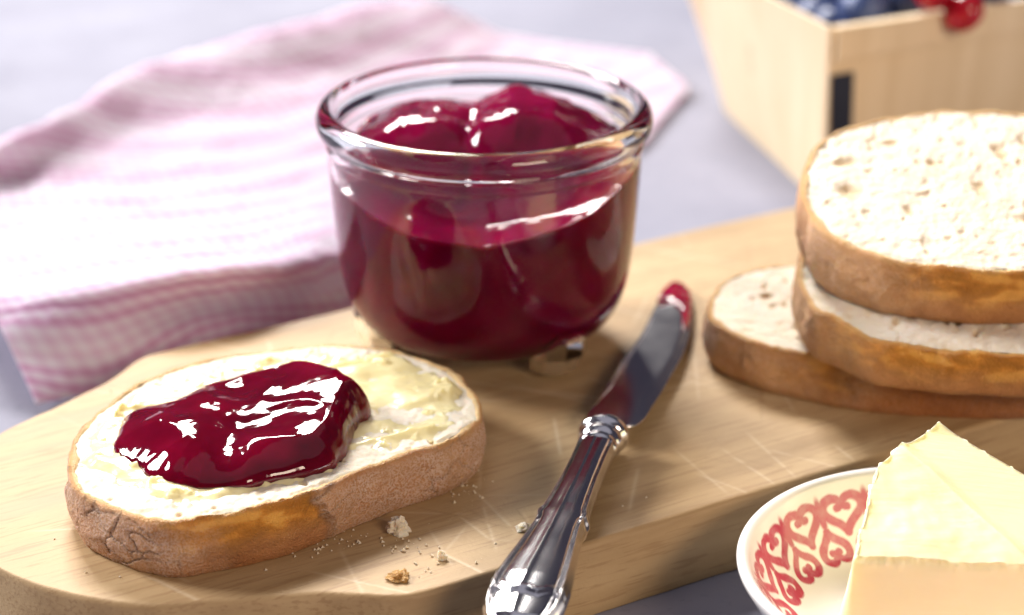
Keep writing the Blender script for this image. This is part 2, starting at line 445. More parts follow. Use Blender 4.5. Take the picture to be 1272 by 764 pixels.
# ------------------------------------------------------------------ tea towel
def towel():
    R = [
        [(45, 503, 2), (150, 478, 2), (260, 445, 2), (360, 415, 2), (470, 385, 2), (600, 330, 2), (806, 172, 2)],
        [(22, 450, 10), (140, 425, 14), (250, 398, 15), (350, 373, 15), (455, 345, 10), (620, 290, 3), (812, 162, 2)],
        [(-2, 397, 19), (122, 372, 28), (240, 357, 31), (350, 338, 29), (460, 312, 18), (635, 255, 5), (820, 152, 2)],
        [(-25, 362, 20), (110, 344, 30), (235, 330, 33), (350, 312, 30), (470, 282, 17), (645, 235, 5), (826, 145, 2)],
        [(-75, 282, 8), (90, 268, 13), (225, 250, 13), (350, 232, 11), (480, 205, 7), (652, 190, 3), (834, 136, 2)],
        [(-95, 230, 14), (55, 212, 14), (205, 160, 16), (360, 118, 16), (500, 90, 13), (655, 115, 4), (844, 124, 2)],
        [(-112, 202, 20), (18, 176, 24), (185, 84, 29), (360, 36, 30), (512, 3, 27), (628, 56, 9), (853, 109, 3)],
    ]
    C = np.array([[at_z(x, y, z / 1000.0) for (x, y, z) in row] for row in R])
    back = C[-1].copy()
    back[:5, 1] += 0.028; back[:5, 2] = 0.012
    back[5] = at_z(690, 64, .003); back[6] = at_z(812, 75, .002)
    back2 = back.copy(); back2[:5, 1] += 0.02; back2[:5, 2] = 0.002; back2[5] += [0.004, 0.012, -0.001]; back2[6] += [0, 0.006, 0]
    left = C[:, :1] * 0
    C = np.concatenate([C, back[None], back2[None]], 0)
    ni, nj = 250, 330
    S = sample_grid(C, ni, nj)
    z = S[..., 2]
    wr = fbm(S * np.array([22, 40, 10.0]), 4) * 0.0030 + fbm(S * 120, 3) * 0.0006
    amp = np.clip(z / 0.012, 0.12, 1)
    S[..., 2] = np.maximum(z + wr * amp, 0.0012)
    # cloth coordinates from arc lengths
    du = np.linalg.norm(np.diff(S, axis=1), axis=2); dv = np.linalg.norm(np.diff(S, axis=0), axis=2)
    u = np.concatenate([np.zeros((ni, 1)), np.cumsum(du, 1)], 1); v = np.concatenate([np.zeros((1, nj)), np.cumsum(dv, 0)], 0)
    v = v - v[ni // 3:ni // 3 + 1] + np.median(v[ni // 3])
    uv = np.stack([u, v], -1).reshape(-1, 2)
    o = mesh_obj('tea_towel', S, grid_faces(ni, nj, flip=True), M_CLOTH, attrs={'weave': uv})
    md = o.modifiers.new('thickness', 'SOLIDIFY'); md.thickness = 0.0009; md.offset = 1.0
    tag(o, 'rumpled pink and white checked tea towel behind the cutting board', 'tea towel')
towel()

# ------------------------------------------------------------------ glass jar
def jar():
    root = empty('glass_jar', (0, 0, ZB))
    outer = [(0, 5.4), (14, 5.2), (22, 5.0), (28, 6.0), (33, 8.4), (36.6, 12.5), (38.8, 18), (40.1, 25), (41.0, 34), (41.8, 44), (42.3, 53), (42.5, 57.5), (42.9, 58.6), (42.8, 59.8), (42.6, 60.8),
             (43.4, 61.9), (44.7, 63.4), (45.2, 65.3), (44.8, 67.3), (43.6, 68.8), (42.0, 69.3), (40.7, 68.7), (40.0, 67.0), (39.7, 63)]
    inner = [(39.6, 55), (39.2, 46), (38.6, 36), (37.6, 27), (35.8, 20), (32.5, 15), (26, 11.2), (14, 9.4), (0, 9.0)]
    prof = fine_profile(outer + inner, 5) / 1000.0
    n = 160
    V = lathe(prof, n)
    # soft mould unevenness of pressed glass
    ang = np.arctan2(V[..., 1], V[..., 0])
    is_out = (np.arange(len(prof)) < 15 * 5)[None, :]
    wv = 1 + is_out * (0.004 * np.sin(3 * ang + 1.0) + 0.002 * np.sin(7 * ang))
    V[..., 0] *= wv; V[..., 1] *= wv
    body = mesh_obj('glass_body', V, grid_faces(n, len(prof), True, False), M_GLASS, root)
    for k, a in enumerate((191.5, 311.5, 71.5)):
        th = np.linspace(0, math.pi, 7); ph = np.linspace(0, 2 * np.pi, 9, endpoint=False) + 0.3
        T, Ph = np.meshgrid(th, ph, indexing='ij')
        x = 0.0078 * np.sin(T) * np.cos(Ph); y = 0.0085 * np.sin(T) * np.sin(Ph); z = 0.0092 * np.cos(T)
        z = np.where(z < -0.0062, -0.0062 + (z + 0.0062) * 0.12, z) + 0.0066
        lean = (0.0105 - z) * 0.25
        x = x - lean + 0.0302
        ca, sa = math.cos(math.radians(a)), math.sin(math.radians(a))
        P = np.stack([x * ca - y * sa, x * sa + y * ca, np.maximum(z, 0.0002)], -1)
        mesh_obj('foot', P, grid_faces(7, 9, False, True, flip=True), M_FOOT, root, smooth=False)
    tag(root, 'small clear glass jar with a thick rim and three stubby feet, filled with jam', 'jar')
    # jam inside
    n, K = 220, 90
    a = np.linspace(0, 2 * np.pi, n, endpoint=False)
    inn = np.array([(0, 9.0), (14, 9.4), (26, 11.2), (32.5, 15), (35.8, 20), (37.6, 27), (38.6, 36), (39.2, 46), (39.6, 55)]) / 1000
    def level(x, y):
        X, Y = x * 1000, y * 1000
        Q = p3(X, Y) / 1000
        wx = X + 3.0 * pnoise(Q * 55 + 1.7); wy = Y + 4.0 * pnoise(Q * 60 + 8.2)
        zt = np.interp(wx, [-40, -31, -23, -12, -5, 0, 8, 18, 27, 34, 40], [52, 58.5, 62.5, 63.6, 62.4, 64.2, 67.4, 65.6, 61.5, 57.5, 54])
        zf = np.interp(wx, [-40, -22, 0, 20, 40], [50.5, 45.8, 43.4, 47.0, 53.5])
        tb = sstep(-27, 4, wy)
        z = zf + (zt - zf) * tb - 0.012 * np.maximum(0, Y - 14) ** 2
        z -= 2.2 * np.exp(-(((wx + 3.5) / 2.4) ** 2 + ((Y - 2) / 17) ** 2))
        z += (0.3 + 0.7 * tb) * (2.0 * fbm(Q * 52, 3) + 1.5 * (0.28 - np.abs(pnoise(Q * 80 + 3.1))) + 0.40 * fbm(Q * 230 + 9, 2))
        z = np.minimum(z, 66.5 + 0.2 * (z - 66.5))
        return z / 1000
    rows = []
    inf = fine_profile(inn, 8)
    ri = lambda z: np.interp(z, inf[:, 1], inf[:, 0]) + 0.0007
    ex, ey = 0.0392 * np.cos(a), 0.0392 * np.sin(a)
    ze = level(ex, ey)
    for q in np.linspace(0, 1, 40):               # up the wall
        if q < 0.25:
            rr = 0.026 * q / 0.25; zz = np.interp(rr, inn[:3, 0], inn[:3, 1]) - 0.0008
            rows.append(np.stack([rr * np.cos(a), rr * np.sin(a), np.full(n, zz)], 1))
        else:
            zz = 0.0106 + (ze - 0.0106) * (q - 0.25) / 0.75
            rr = ri(zz)
            rows.append(np.stack([rr * np.cos(a), rr * np.sin(a), zz], 1))
    last_r = np.linalg.norm(rows[-1][:, :2], axis=1)
    for k in range(1, K + 1):
        q = 1 - k / K
        x = last_r * q * np.cos(a); y = last_r * q * np.sin(a)
        zz = level(x, y); w = sstep(1.0, 0.93, np.full(n, q)); zz = zz * w + ze * (1 - w) if q > 0.9 else zz
        rows.append(np.stack([x, y, zz], 1))
    P = np.stack(rows, 1)
    o = mesh_obj('jam_filling', P, grid_faces(n, P.shape[1], True, False), M_JAMJAR, attrs={'open': np.tile((np.arange(P.shape[1]) >= 40).astype(float), n)})
    o.location = (0, 0, ZB)
    tag(o, 'dark red glossy jam heaped inside the glass jar', 'jam')
jar()

# ------------------------------------------------------------------ bread
def bread_slice(name, outline, top_fn, label, seed, pits, regions, n=560, M=30, K=80, mat_loc=None, crust_w=0.0013, flour_amt=1.0, soft=1.0, group=None, rim_lift=0.0):
    """outline: closed (n,2) curve in the slice's own frame; top_fn(x,y) -> height of the cut face."""
    root = empty(name)
    o = closed_curve(outline, n); nr = outline_normals(o)
    o = o + nr * (fbm(p3(o[:, 0] * 55, o[:, 1] * 55, seed * 3.3), 3) * 0.0015)[:, None]; nr = outline_normals(o)
    s = np.linspace(0, 1, n, endpoint=False)
    cen = o.mean(0)
    sd = seed * 13.7
    tz = top_fn(o[:, 0], o[:, 1]) + fbm(p3(o[:, 0] * 120, o[:, 1] * 120, sd), 3) * 0.0009
    # regions: list of (s0, s1, kind) along the outline by picture angle
    th = np.degrees(np.arctan2(o[:, 1] - cen[1], o[:, 0] - cen[0])) % 360
    def region(kind, h):
        out = np.zeros(n)
        tw = th + 9.0 * fbm(p3(o[:, 0] * 90, o[:, 1] * 90, sd + h * 1.6), 3) + (h - .5) * 5
        for (a0, a1, kd) in regions:
            if kd == kind: out = np.maximum(out, sstep(a0 - 8.0 * soft, a0 + 8.0 * soft, tw) * sstep(a1 + 2.2 * soft, a1 - 2.2 * soft, tw))
        return out
    hs = np.concatenate([[0.0, 0.02], np.linspace(0.06, 0.94, M), [0.975, 0.992, 1.0]])
    rows, tint, flour = [], [], []
    C_FLOUR, C_GOLD, C_BROWN, C_RIM = np.array([.60, .33, .165] if flour_amt == 1.0 else [.76, .42, .18]), np.array([.92, .39, .06]), np.array([.52, .19, .05]), np.array([.66, .38, .12])
    inset = crust_w * (1 + 0.9 * fbm(np.stack([np.cos(s * 6.283) * 9, np.sin(s * 6.283) * 9, s * 0 + sd], 1), 3))
    def put(h, off, z, kk=0):
        P = np.stack([o[:, 0] + nr[:, 0] * off, o[:, 1] + nr[:, 1] * off, z], 1)
        gold = region('gold', h); brown = region('brown', h)
        Q = P + np.array([0, 0, sd])
        d = fbm(Q * np.array([60, 60, 80]), 3) * 0.0012 + fbm(Q * 210 + 3, 3) * 0.00045 + fbm(Q * 700, 2) * 0.00022
        f1, f2, cidc = worley(Q * np.array([105, 105, 170]) + 0.5 * fbm(Q * 160, 2)[:, None])
        cmask = sstep(-0.18, 0.15, fbm(Q * 45 + 41, 2)) * (1.0 if flour_amt == 1.0 else 0.22); crack = sstep(0.09, 0.0, f2 - f1) * cmask
        d = d + ((CELL[cidc, 0] - 0.45) * 0.0011 * cmask - crack * 0.0007) * (1 - 0.75 * gold)
        d = d - gold * 0.0011 * sstep(0.05, 0.3, np.full(n, h)) + gold * fbm(Q * 220 + 5, 2) * 0.0003
        edge = np.abs(np.gradient(gold)) * n / 100.0
        d = d - np.clip(edge, 0, 1) * 0.0006
        P[:, :2] += nr * d[:, None] * (0.35 + 0.65 * math.sin(math.pi * min(max(h, 0), 1)))
        hh = h + 0.10 * fbm(Q * 120 + 31, 2)
        mixf = fbm(Q * 60 + 70, 3)
        c = C_FLOUR[None] * (1 - brown[:, None]) + C_BROWN[None] * brown[:, None]
        c = c + (C_BROWN - c) * (0.40 * sstep(-0.2, 0.6, mixf))[:, None]
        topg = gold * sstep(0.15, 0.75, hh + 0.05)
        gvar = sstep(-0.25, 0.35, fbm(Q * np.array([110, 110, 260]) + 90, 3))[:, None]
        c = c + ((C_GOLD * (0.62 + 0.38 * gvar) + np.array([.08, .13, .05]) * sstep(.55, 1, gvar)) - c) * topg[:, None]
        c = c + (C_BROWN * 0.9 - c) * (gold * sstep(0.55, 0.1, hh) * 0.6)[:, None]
        rimk = sstep(0.92, 1.0, hh) * 0.6
        c = c + (C_RIM - c) * rimk[:, None]
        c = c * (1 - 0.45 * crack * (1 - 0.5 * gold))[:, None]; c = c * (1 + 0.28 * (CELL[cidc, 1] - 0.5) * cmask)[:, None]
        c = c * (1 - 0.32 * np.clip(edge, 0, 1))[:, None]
        f = flour_amt * (1 - gold) * (1 - 0.7 * brown) * (0.55 + 0.45 * sstep(-0.3, 0.3, fbm(Q * 70 + 12, 3))) * sstep(1.0, 0.85, np.full(n, h))
        rows.append(P); tint.append(np.clip(c, 0, 1)); flour.append(f)
    bulge = 0.0009
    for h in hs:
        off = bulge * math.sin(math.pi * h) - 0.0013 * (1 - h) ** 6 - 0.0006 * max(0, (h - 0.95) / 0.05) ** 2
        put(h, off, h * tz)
    for k in (0.35, 0.7, 1.0):
        Pq = np.stack([o[:, 0] - nr[:, 0] * (0.0006 + inset * k), o[:, 1] - nr[:, 1] * (0.0006 + inset * k), tz], 1)
        Q = Pq + np.array([0, 0, sd]); Pq[:, 2] += fbm(Q * 500, 3) * 0.0004 + rim_lift * (1 - k) - 0.0004 * (k == 1.0)
        rows.append(Pq); tint.append(np.tile(np.array([.74, .53, .26]) * (1 + 0.12 * (k > .5)), (n, 1)) * (1 + 0.35 * fbm(Q * 150, 3))[:, None]); flour.append(np.zeros(n))
    bot = np.stack([o[:, 0] * 0 + cen[0], o[:, 1] * 0 + cen[1], tz * 0], 1)
    rows.insert(0, bot); tint.insert(0, np.tile(C_RIM, (n, 1))); flour.insert(0, np.zeros(n))
    P = np.stack(rows, 1)
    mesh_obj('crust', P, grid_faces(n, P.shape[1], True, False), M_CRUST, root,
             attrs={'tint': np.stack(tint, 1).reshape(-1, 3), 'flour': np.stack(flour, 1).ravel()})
    # the cut face
    ring = o - nr * (0.0005 + inset * 0.85)[:, None]
    q = (1 - np.linspace(0, 1, K) ** 1.0)[None, :, None]
    XY = cen + (ring[:, None, :] - cen) * q
    Z = top_fn(XY[..., 0], XY[..., 1])
    Q = p3(XY[..., 0], XY[..., 1], sd)
    rough = fbm(Q * 330, 3) * 0.00030 + fbm(Q * 110 + 4, 3) * 0.0006
    f1, f2, cid = worley(Q * np.array([300, 190, 1]) + 0.4 * fbm(Q * 200, 2)[..., None])
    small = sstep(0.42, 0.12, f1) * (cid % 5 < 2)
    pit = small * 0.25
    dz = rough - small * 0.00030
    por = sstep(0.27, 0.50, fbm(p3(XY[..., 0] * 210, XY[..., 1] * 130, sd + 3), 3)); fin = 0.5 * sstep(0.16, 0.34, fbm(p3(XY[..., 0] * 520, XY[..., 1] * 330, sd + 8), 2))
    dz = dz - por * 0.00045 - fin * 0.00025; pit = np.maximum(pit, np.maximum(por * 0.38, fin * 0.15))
    for (px, py, ra, rb, ang, dep) in pits:
        ca, sa = math.cos(ang), math.sin(ang)
        x = (XY[..., 0] - px) * ca + (XY[..., 1] - py) * sa; y = -(XY[..., 0] - px) * sa + (XY[..., 1] - py) * ca
        e = np.sqrt((x / ra) ** 2 + (y / rb) ** 2) + 0.25 * fbm(Q * 260 + px * 99, 2)
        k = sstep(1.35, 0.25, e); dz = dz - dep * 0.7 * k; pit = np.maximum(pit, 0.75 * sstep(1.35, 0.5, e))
    fade = sstep(1.0, 0.97, np.broadcast_to(q[..., 0], Z.shape))
    Z = Z + dz * fade - 0.0003 * (1 - fade)
    P = np.concatenate([XY, Z[..., None]], -1)
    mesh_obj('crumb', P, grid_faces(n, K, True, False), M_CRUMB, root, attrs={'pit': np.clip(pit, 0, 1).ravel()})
    tag(root, label, 'bread slice', group)
    return root

# --- the spread slice
T1 = 0.0145
px_top = [(84, 588), (88, 558), (102, 530), (132, 500), (180, 471), (240, 450), (310, 437), (380, 429), (440, 428), (500, 436), (550, 454), (585, 480), (597, 510), (586, 534), (555, 549),
          (512, 564), (456, 585), (386, 613), (324, 631), (258, 645), (212, 651), (170, 643), (125, 626), (95, 608)]
O1w = np.array([at_z(x, y, ZB + T1)[:2] for x, y in px_top]); C1 = O1w.mean(0); O1 = O1w - C1
def top1(x, y): return T1 + 0.0006 * pnoise(p3(x, y) * 40) + 0 * x
g1 = np.random.default_rng(3)
pits1 = []
for k in range(22):
    a = g1.uniform(0, 6.283); r = g1.uniform(0.72, 0.95)
    q = O1[g1.integers(len(O1))] * r
    pits1.append((q[0], q[1], g1.uniform(.0006, .0016), g1.uniform(.0005, .0010), g1.uniform(0, 3.1), g1.uniform(.0006, .0014)))
def ang_of(x, y):
    p = at_z(x, y, ZB + T1)[:2] - C1; return math.degrees(math.atan2(p[1], p[0])) % 360
s1 = bread_slice('bread_slice', O1, top1, 'buttered bread slice topped with red jam, lying on the board beside the jar', 1, pits1,
                 [(ang_of(222, 650), ang_of(392, 611), 'gold')], n=900, M=40, K=110, soft=1.7, group='slices of white bread')
s1.location = (C1[0], C1[1], ZB)

def slab_patch(name, outline, mat, n, K, height_fn, base_z, loc, attrs=None, skirt=0.0):
    """a soft blob lying on a surface: height_fn(q, x, y) with q = 0 at the rim and 1 in the middle."""
    o = closed_curve(outline, n); cen = o.mean(0)
    q = 1 - np.linspace(0, 1, K) ** 1.25
    XY = cen + (o[:, None, :] - cen) * q[None, :, None]
    depth = np.broadcast_to(1 - q[None, :], XY.shape[:2])
    # real distance to the rim, in metres
    d = np.full(XY.shape[:2], 1.0); po = o[::max(1, n // 130)]
    for a_, b_ in zip(po, np.roll(po, -1, 0)):
        e = b_ - a_; tt = np.clip(((XY - a_) @ e) / (e @ e), 0, 1)
        d = np.minimum(d, np.linalg.norm(XY - a_ - tt[..., None] * e, axis=-1))
    d = d * (depth > 0)
    Z = height_fn(d, XY[..., 0], XY[..., 1])
    bot = np.stack([XY[:, 0, 0], XY[:, 0, 1], np.full(n, base_z)], 1)[:, None, :]
    botc = np.stack([np.full(n, cen[0]), np.full(n, cen[1]), np.full(n, base_z)], 1)[:, None, :]
    P = np.concatenate([botc, bot, np.concatenate([XY, Z[..., None]], -1)], 1)
    ob = mesh_obj(name, P, grid_faces(n, P.shape[1], True, False), mat)
    ob.location = loc
    return ob

# --- butter spread over the slice
px_sp = [(104, 575), (108, 548), (126, 518), (155, 492), (200, 472), (258, 456), (326, 443), (398, 433), (452, 432), (508, 441), (552, 458), (578, 480), (580, 503), (560, 524), (512, 546),
         (455, 565), (400, 589), (340, 607), (285, 615), (225, 622), (185, 612), (150, 592)]
OS = np.array([at_z(x, y, ZB + T1 + .001)[:2] for x, y in px_sp]) - C1
def wob_outline(O, n, amp, f, sd):
    c = closed_curve(O, n); nn = outline_normals(c)
    w = fbm(p3(c[:, 0] * f, c[:, 1] * f, sd), 3) * amp
    return c + nn * w[:, None]
def spread_h(d, x, y):
    edge = sstep(0.0, 0.0035, d)
    # palette-knife strokes run along the slice
    a = math.radians(24); u = x * math.cos(a) + y * math.sin(a); v = -x * math.sin(a) + y * math.cos(a)
    bend = 0.004 * np.sin(u * 45)
    st = fbm(p3(u * 14, (v + bend) * 95, 2.0), 2) * 0.0013 + fbm(p3(u * 45, v * 60, 5.0), 3) * 0.0014
    rid = np.maximum(0, 0.12 - np.abs(pnoise(p3(u * 12, (v + bend) * 52, 8.0)))) * 0.012
    bits = np.maximum(0, fbm(p3(x, y, 4.0) * 260, 3) - 0.18) * 0.004 * sstep(.014, .003, d)
    rid = rid + bits
    return T1 - 0.0004 + edge * (0.0009 + st * 0.9 + rid * 0.8 + 0.0016 * fbm(p3(x, y, 6.0) * 55, 3)) + fbm(p3(x, y, 1.0) * 500, 2) * 0.0001
sp = slab_patch('butter_spread', wob_outline(OS, 300, 0.0045, 130, 3.0), M_SPREAD, 420, 110, spread_h, T1 - 0.0012, (C1[0], C1[1], ZB))
tag(sp, 'pale butter smeared over the bread slice under the jam', 'butter')

# --- jam on the slice
px_jam = [(138, 556, 0), (146, 530, 1), (158, 503, 3), (190, 483, 5), (232, 466, 6), (282, 450, 6.5), (335, 443, 7), (390, 446, 7), (430, 458, 7), (452, 478, 6), (456, 505, 2), (440, 532, 0), (430, 556, 0), (402, 579, 0),
          (352, 594, 0), (296, 601, 0), (245, 604, 0), (205, 595, 0), (168, 581, 0)]
OJ = np.array([at_z(x, y, ZB + T1 + .0012 + z / 1000)[:2] for x, y, z in px_jam]) - C1
cj = OJ.mean(0)
def jam_h(d, x, y):
    X = x - cj[0]; Y = y - cj[1]
    rr = np.hypot(X, Y) + 1e-6; side = sstep(-0.35, 0.75, (0.85 * X + 0.35 * Y) / rr)
    Rr = 0.0115 * (1 - side) + 0.0046 * side
    edge = np.sqrt(np.clip(1 - (1 - np.clip(d / Rr, 0, 1)) ** 2, 0, 1)) * (0.75 + 0.25 * np.clip(d / Rr, 0, 1))
    body = 0.0068 + 0.0022 * np.exp(-(((X - .018) / .017) ** 2 + ((Y - .004) / .016) ** 2)) + 0.0012 * np.exp(-(((X + .018) / .014) ** 2 + ((Y + .004) / .014) ** 2))
    body = body - 0.0016 * np.exp(-(((X + .002) / .006) ** 2 + ((Y + .003) / .03) ** 2)) - 0.0014 * sstep(-0.004, -0.028, X)
    Q = p3(x, y, 0.3)
    lump = 0.0026 * fbm(Q * 48, 2) + 0.0020 * (0.28 - np.abs(pnoise(Q * 66 + 2.7))) + 0.00020 * fbm(Q * 190 + 6, 2)
    return T1 + 0.0008 + edge * (body + lump)
jm = slab_patch('jam_dollop', wob_outline(OJ, 300, 0.0022, 80, 9.0), M_JAM, 520, 150, jam_h, T1 - 0.0006, (C1[0], C1[1], ZB))
tag(jm, 'thick glossy dollop of red jam on the buttered bread slice', 'jam')

# --- the stack of three slices
def oval(ax, ay, sd, k=26, flat=0.0):
    g = np.random.default_rng(sd); a = np.linspace(0, 2 * np.pi, k, endpoint=False)
    r = 1 + 0.035 * np.sin(2 * a + sd) + 0.02 * np.sin(3 * a + 2 * sd) + g.normal(0, 0.006, k)
    c, s_ = np.cos(a), np.sin(a); e = 0.88
    return np.stack([ax * np.sign(c) * np.abs(c) ** e * r, ay * np.sign(s_) * np.abs(s_) ** e * r], 1)
def wedge(front, back, ay):
    def f(x, y): return front + (back - front) * (y + ay) / (2 * ay) + 0.0004 * pnoise(p3(x, y) * 60)
    return f
def rand_pits(sd, ax, ay, k, big=1.0):
    g = np.random.default_rng(sd); out = []
    for _ in range(k):
        a = g.uniform(0, 6.283); r = math.sqrt(g.uniform(0, 0.78))
        out.append((ax * r * math.cos(a), ay * r * math.sin(a), g.uniform(.0006, .0020) * big, g.uniform(.0005, .0011) * big, g.uniform(0.8, 2.3), g.uniform(.0008, .0022)))
    return out
GR = 'slices of white bread'
b1 = bread_slice('bread_slice', oval(.053, .0365, 2), wedge(.0135, .0155, .0365), 'lowest slice in the bread stack, lying flat on the board', 2,
                 rand_pits(5, .05, .034, 30) + [(-.0395, .006, .0022, .0016, .4, .002), (-.029, -.012, .0022, .003, .2, .0025)], [(228, 243, 'gold'), (250, 330, 'brown')], n=520, group=GR, flour_amt=.55, soft=3.0)
b1.matrix_world = Matrix.Translation((.1155, -.0150, ZB)) @ Matrix.Rotation(math.radians(-9), 4, 'Z')
b2 = bread_slice('bread_slice', oval(.052, .036, 4), wedge(.0122, .0200, .036), 'middle slice of the bread stack, with a golden brown crust', 3,
                 rand_pits(6, .05, .034, 40), [(215, 345, 'gold')], n=520, group=GR, flour_amt=.5, soft=3.0)
tl = math.atan2(.0020, .073)
b2.matrix_world = Matrix.Translation((.1320, -.0315, ZB + .0148)) @ Matrix.Rotation(math.radians(-4), 4, 'Z') @ Matrix.Rotation(tl, 4, 'X')
tl2 = tl + math.atan2(.0082, .072)
big3 = [(-.039, .011, .0036, .0022, .2, .0018), (-.0385, -.0035, .0030, .0048, .5, .0020), (.003, .018, .0018, .0050, .35, .0018), (-.004, -.001, .0022, .0056, .3, .0018), (.0135, .0005, .0020, .0016, 0, .0014),
        (.0075, -.0150, .0052, .0020, -.1, .0014), (-.026, .022, .0028, .0015, .2, .0013), (.027, -.009, .0012, .0032, .3, .0014), (-.016, .012, .0015, .0017, 0, .0012), (.010, .024, .0014, .003, .3, .0013), (-.024, -.012, .0013, .0026, .4, .0013)]
b3 = bread_slice('bread_slice', oval(.0515, .0410, 7), wedge(.0158, .0215, .0410), 'topmost slice of the bread stack, its airy white face tilted up', 4,
                 rand_pits(8, .046, .037, 8, 0.8) + big3, [(238, 322, 'gold')], n=620, K=110, group=GR, flour_amt=.6, soft=2.0)
b3.matrix_world = Matrix.Translation((.1352, -.0160, ZB + .0336)) @ Matrix.Rotation(math.radians(-3), 4, 'Z') @ Matrix.Rotation(tl2, 4, 'X')

# ------------------------------------------------------------------ butter knife
def knife():
    D = np.array([0.236, 0.972]); D /= np.linalg.norm(D); Nn = np.array([D[1], -D[0]])     # Nn points to the right
    C = np.array([.0305, -.0700])
    root = empty('butter_knife', (C[0], C[1], ZB))
    def loc(s, w): return C * 0 + D * s + Nn * w
    zc = 0.0057
    # blade
    pb = [(730, 527), (746, 495), (772, 449), (797, 410), (814, 374), (826, 354), (842, 346), (857, 355), (861, 373), (858, 404), (848, 438), (834, 466), (812, 506), (787, 536)]
    ob = np.array([at_z(x, y, ZB + .004)[:2] for x, y in pb]) - C
    o = closed_curve(ob, 260); cen = o.mean(0); K = 26
    def zmid(xy):
        s = xy @ D; return 0.0056 + (0.0016 - 0.0056) * np.clip(s / 0.105, 0, 1)
    q = 1 - np.linspace(0, 1, K) ** 1.5
    XY = cen + (o[:, None] - cen) * q[None, :, None]
    w = XY @ Nn; zm = zmid(XY)
    th = 0.0007 * sstep(0, 0.35, np.broadcast_to(1 - q[None], w.shape)) + 0.00012
    topz = zm + th + 0.0002 * np.sin(w * 300)
    botz = zm - th
    P = np.concatenate([np.concatenate([XY, botz[..., None]], -1)[:, ::-1], np.concatenate([XY, topz[..., None]], -1)], 1)
    mesh_obj('blade', P, grid_faces(260, 2 * K, True, False), M_BLADE, root)
    # collar: oval rings
    cp = [(-.0105, 4.5), (-.0100, 4.9), (-.0092, 5.2), (-.0084, 4.9), (-.0076, 4.75), (-.0068, 5.3), (-.0056, 5.75), (-.0044, 5.3), (-.0036, 5.1), (-.0030, 5.7), (-.0022, 6.35), (-.0012, 6.5), (-.0004, 6.3), (.0002, 5.2), (.0012, 3.2), (.0045, 2.2), (.0060, 0.6)]
    cp = fine_profile([(r, s * 1000) for s, r in cp], 4); n = 64
    a = np.linspace(0, 2 * np.pi, n, endpoint=False)
    R, A = np.meshgrid(cp[:, 0] / 1000, a); S = np.broadcast_to(cp[:, 1] / 1000, R.shape)
    flat = np.where(S > 0.0003, np.clip(1 - (S - 0.0003) / 0.0022, 0.25, 1), 1.0)
    wv = R * np.cos(A); hv = R * 0.86 * np.sin(A) * flat
    XYc = S[..., None] * D + wv[..., None] * Nn
    mesh_obj('collar', np.concatenate([XYc, (hv + zc)[..., None]], -1), grid_faces(n, len(cp), True, False), M_HANDLE, root)
    # handle
    hw = np.array([(-.0096, 4.6), (-.012, 4.75), (-.020, 4.65), (-.030, 4.85), (-.040, 5.35), (-.0465, 5.85), (-.0492, 6.7), (-.0512, 6.0), (-.055, 6.1), (-.063, 6.9), (-.072, 8.0), (-.080, 8.75), (-.086, 8.9), (-.0905, 8.4), (-.0945, 7.0), (-.0970, 4.8), (-.0982, 2.0), (-.0985, 0.4)])[::-1]
    s = np.concatenate([np.linspace(-.0985, -.0955, 14, endpoint=False), np.linspace(-.0955, -.0096, 330)])
    w = np.interp(s, hw[:, 0], hw[:, 1]) / 1000
    for _ in range(6): w[1:-1] = .25 * w[:-2] + .5 * w[1:-1] + .25 * w[2:]
    th = np.interp(s, [-.0985, -.0970, -.094, -.088, -.080, -.065, -.045, -.025, -.0096], [0.4, 2.3, 3.6, 4.6, 4.9, 4.3, 3.7, 3.6, 3.9]) / 1000
    m = 141; x = np.sin(np.linspace(-np.pi / 2, np.pi / 2, m))
    ax = np.abs(x)
    dome = np.clip(1 - ax ** 3.2, 0, 1) ** 0.55
    bead = 0.26 * np.exp(-((ax - 0.87) / 0.045) ** 2) - 0.26 * np.exp(-((ax - 0.76) / 0.04) ** 2)
    ridge = 0.05 * np.exp(-((x + 0.12) / 0.10) ** 2)
    top = dome[None, :] * th[:, None] + (bead + ridge)[None, :] * th[:, None]
    # scalloped shell line near the end
    Sg, Xg = np.meshgrid(s, x, indexing='ij')
    line = -.0872 + .0010 * np.abs(np.sin((Xg + 1) * 0.5 * np.pi * 3)) + .0040 * Xg ** 2
    dd = Sg - line
    top = top + np.exp(-((dd + 0.0002) / .0007) ** 2) * .0004 * dome - sstep(0.0002, -0.0020, dd) * 0.0008 * dome
    top = np.maximum(top, 0)
    XYt = Sg[..., None] * D + (Xg * w[:, None])[..., None] * Nn
    Pt = np.concatenate([XYt, (zc + top)[..., None]], -1); Pb = np.concatenate([XYt, (zc - top * 0.96)[..., None]], -1)
    P = np.concatenate([Pt, Pb[:, ::-1][:, 1:-1]], 1)
    ni, nj = P.shape[:2]; F = grid_faces(ni, nj, False, True, flip=True); F.append([(ni - 1) * nj + k for k in range(nj)]); F.append(list(range(nj))[::-1])
    mesh_obj('handle', P, F, M_HANDLE, root)
    tag(root, 'silver butter knife with an ornate handle overhanging the board edge', 'knife')
    # jam left on the tip
    pj = [(816, 373), (826, 355), (842, 348), (856, 357), (860, 375), (858, 396), (853, 411), (846, 404), (845, 388), (834, 379)]
    oj = np.array([at_z(px, py, ZB + .003)[:2] for px, py in pj]) - C
    def h(d, X, Y):
        XY = np.stack([X, Y], -1); base = zmid(XY) + 0.0004
        e = np.sqrt(np.clip(1 - (1 - np.clip(d / .0016, 0, 1)) ** 2, 0, 1))
        return base + e * (0.0013 + 0.0010 * fbm(p3(X, Y, .7) * 190, 2))
    sm = slab_patch('jam_smear', oj, M_JAMTIP, 160, 30, h, zmid((oj.mean(0))[None])[0] + 0.0002, (C[0], C[1], ZB))
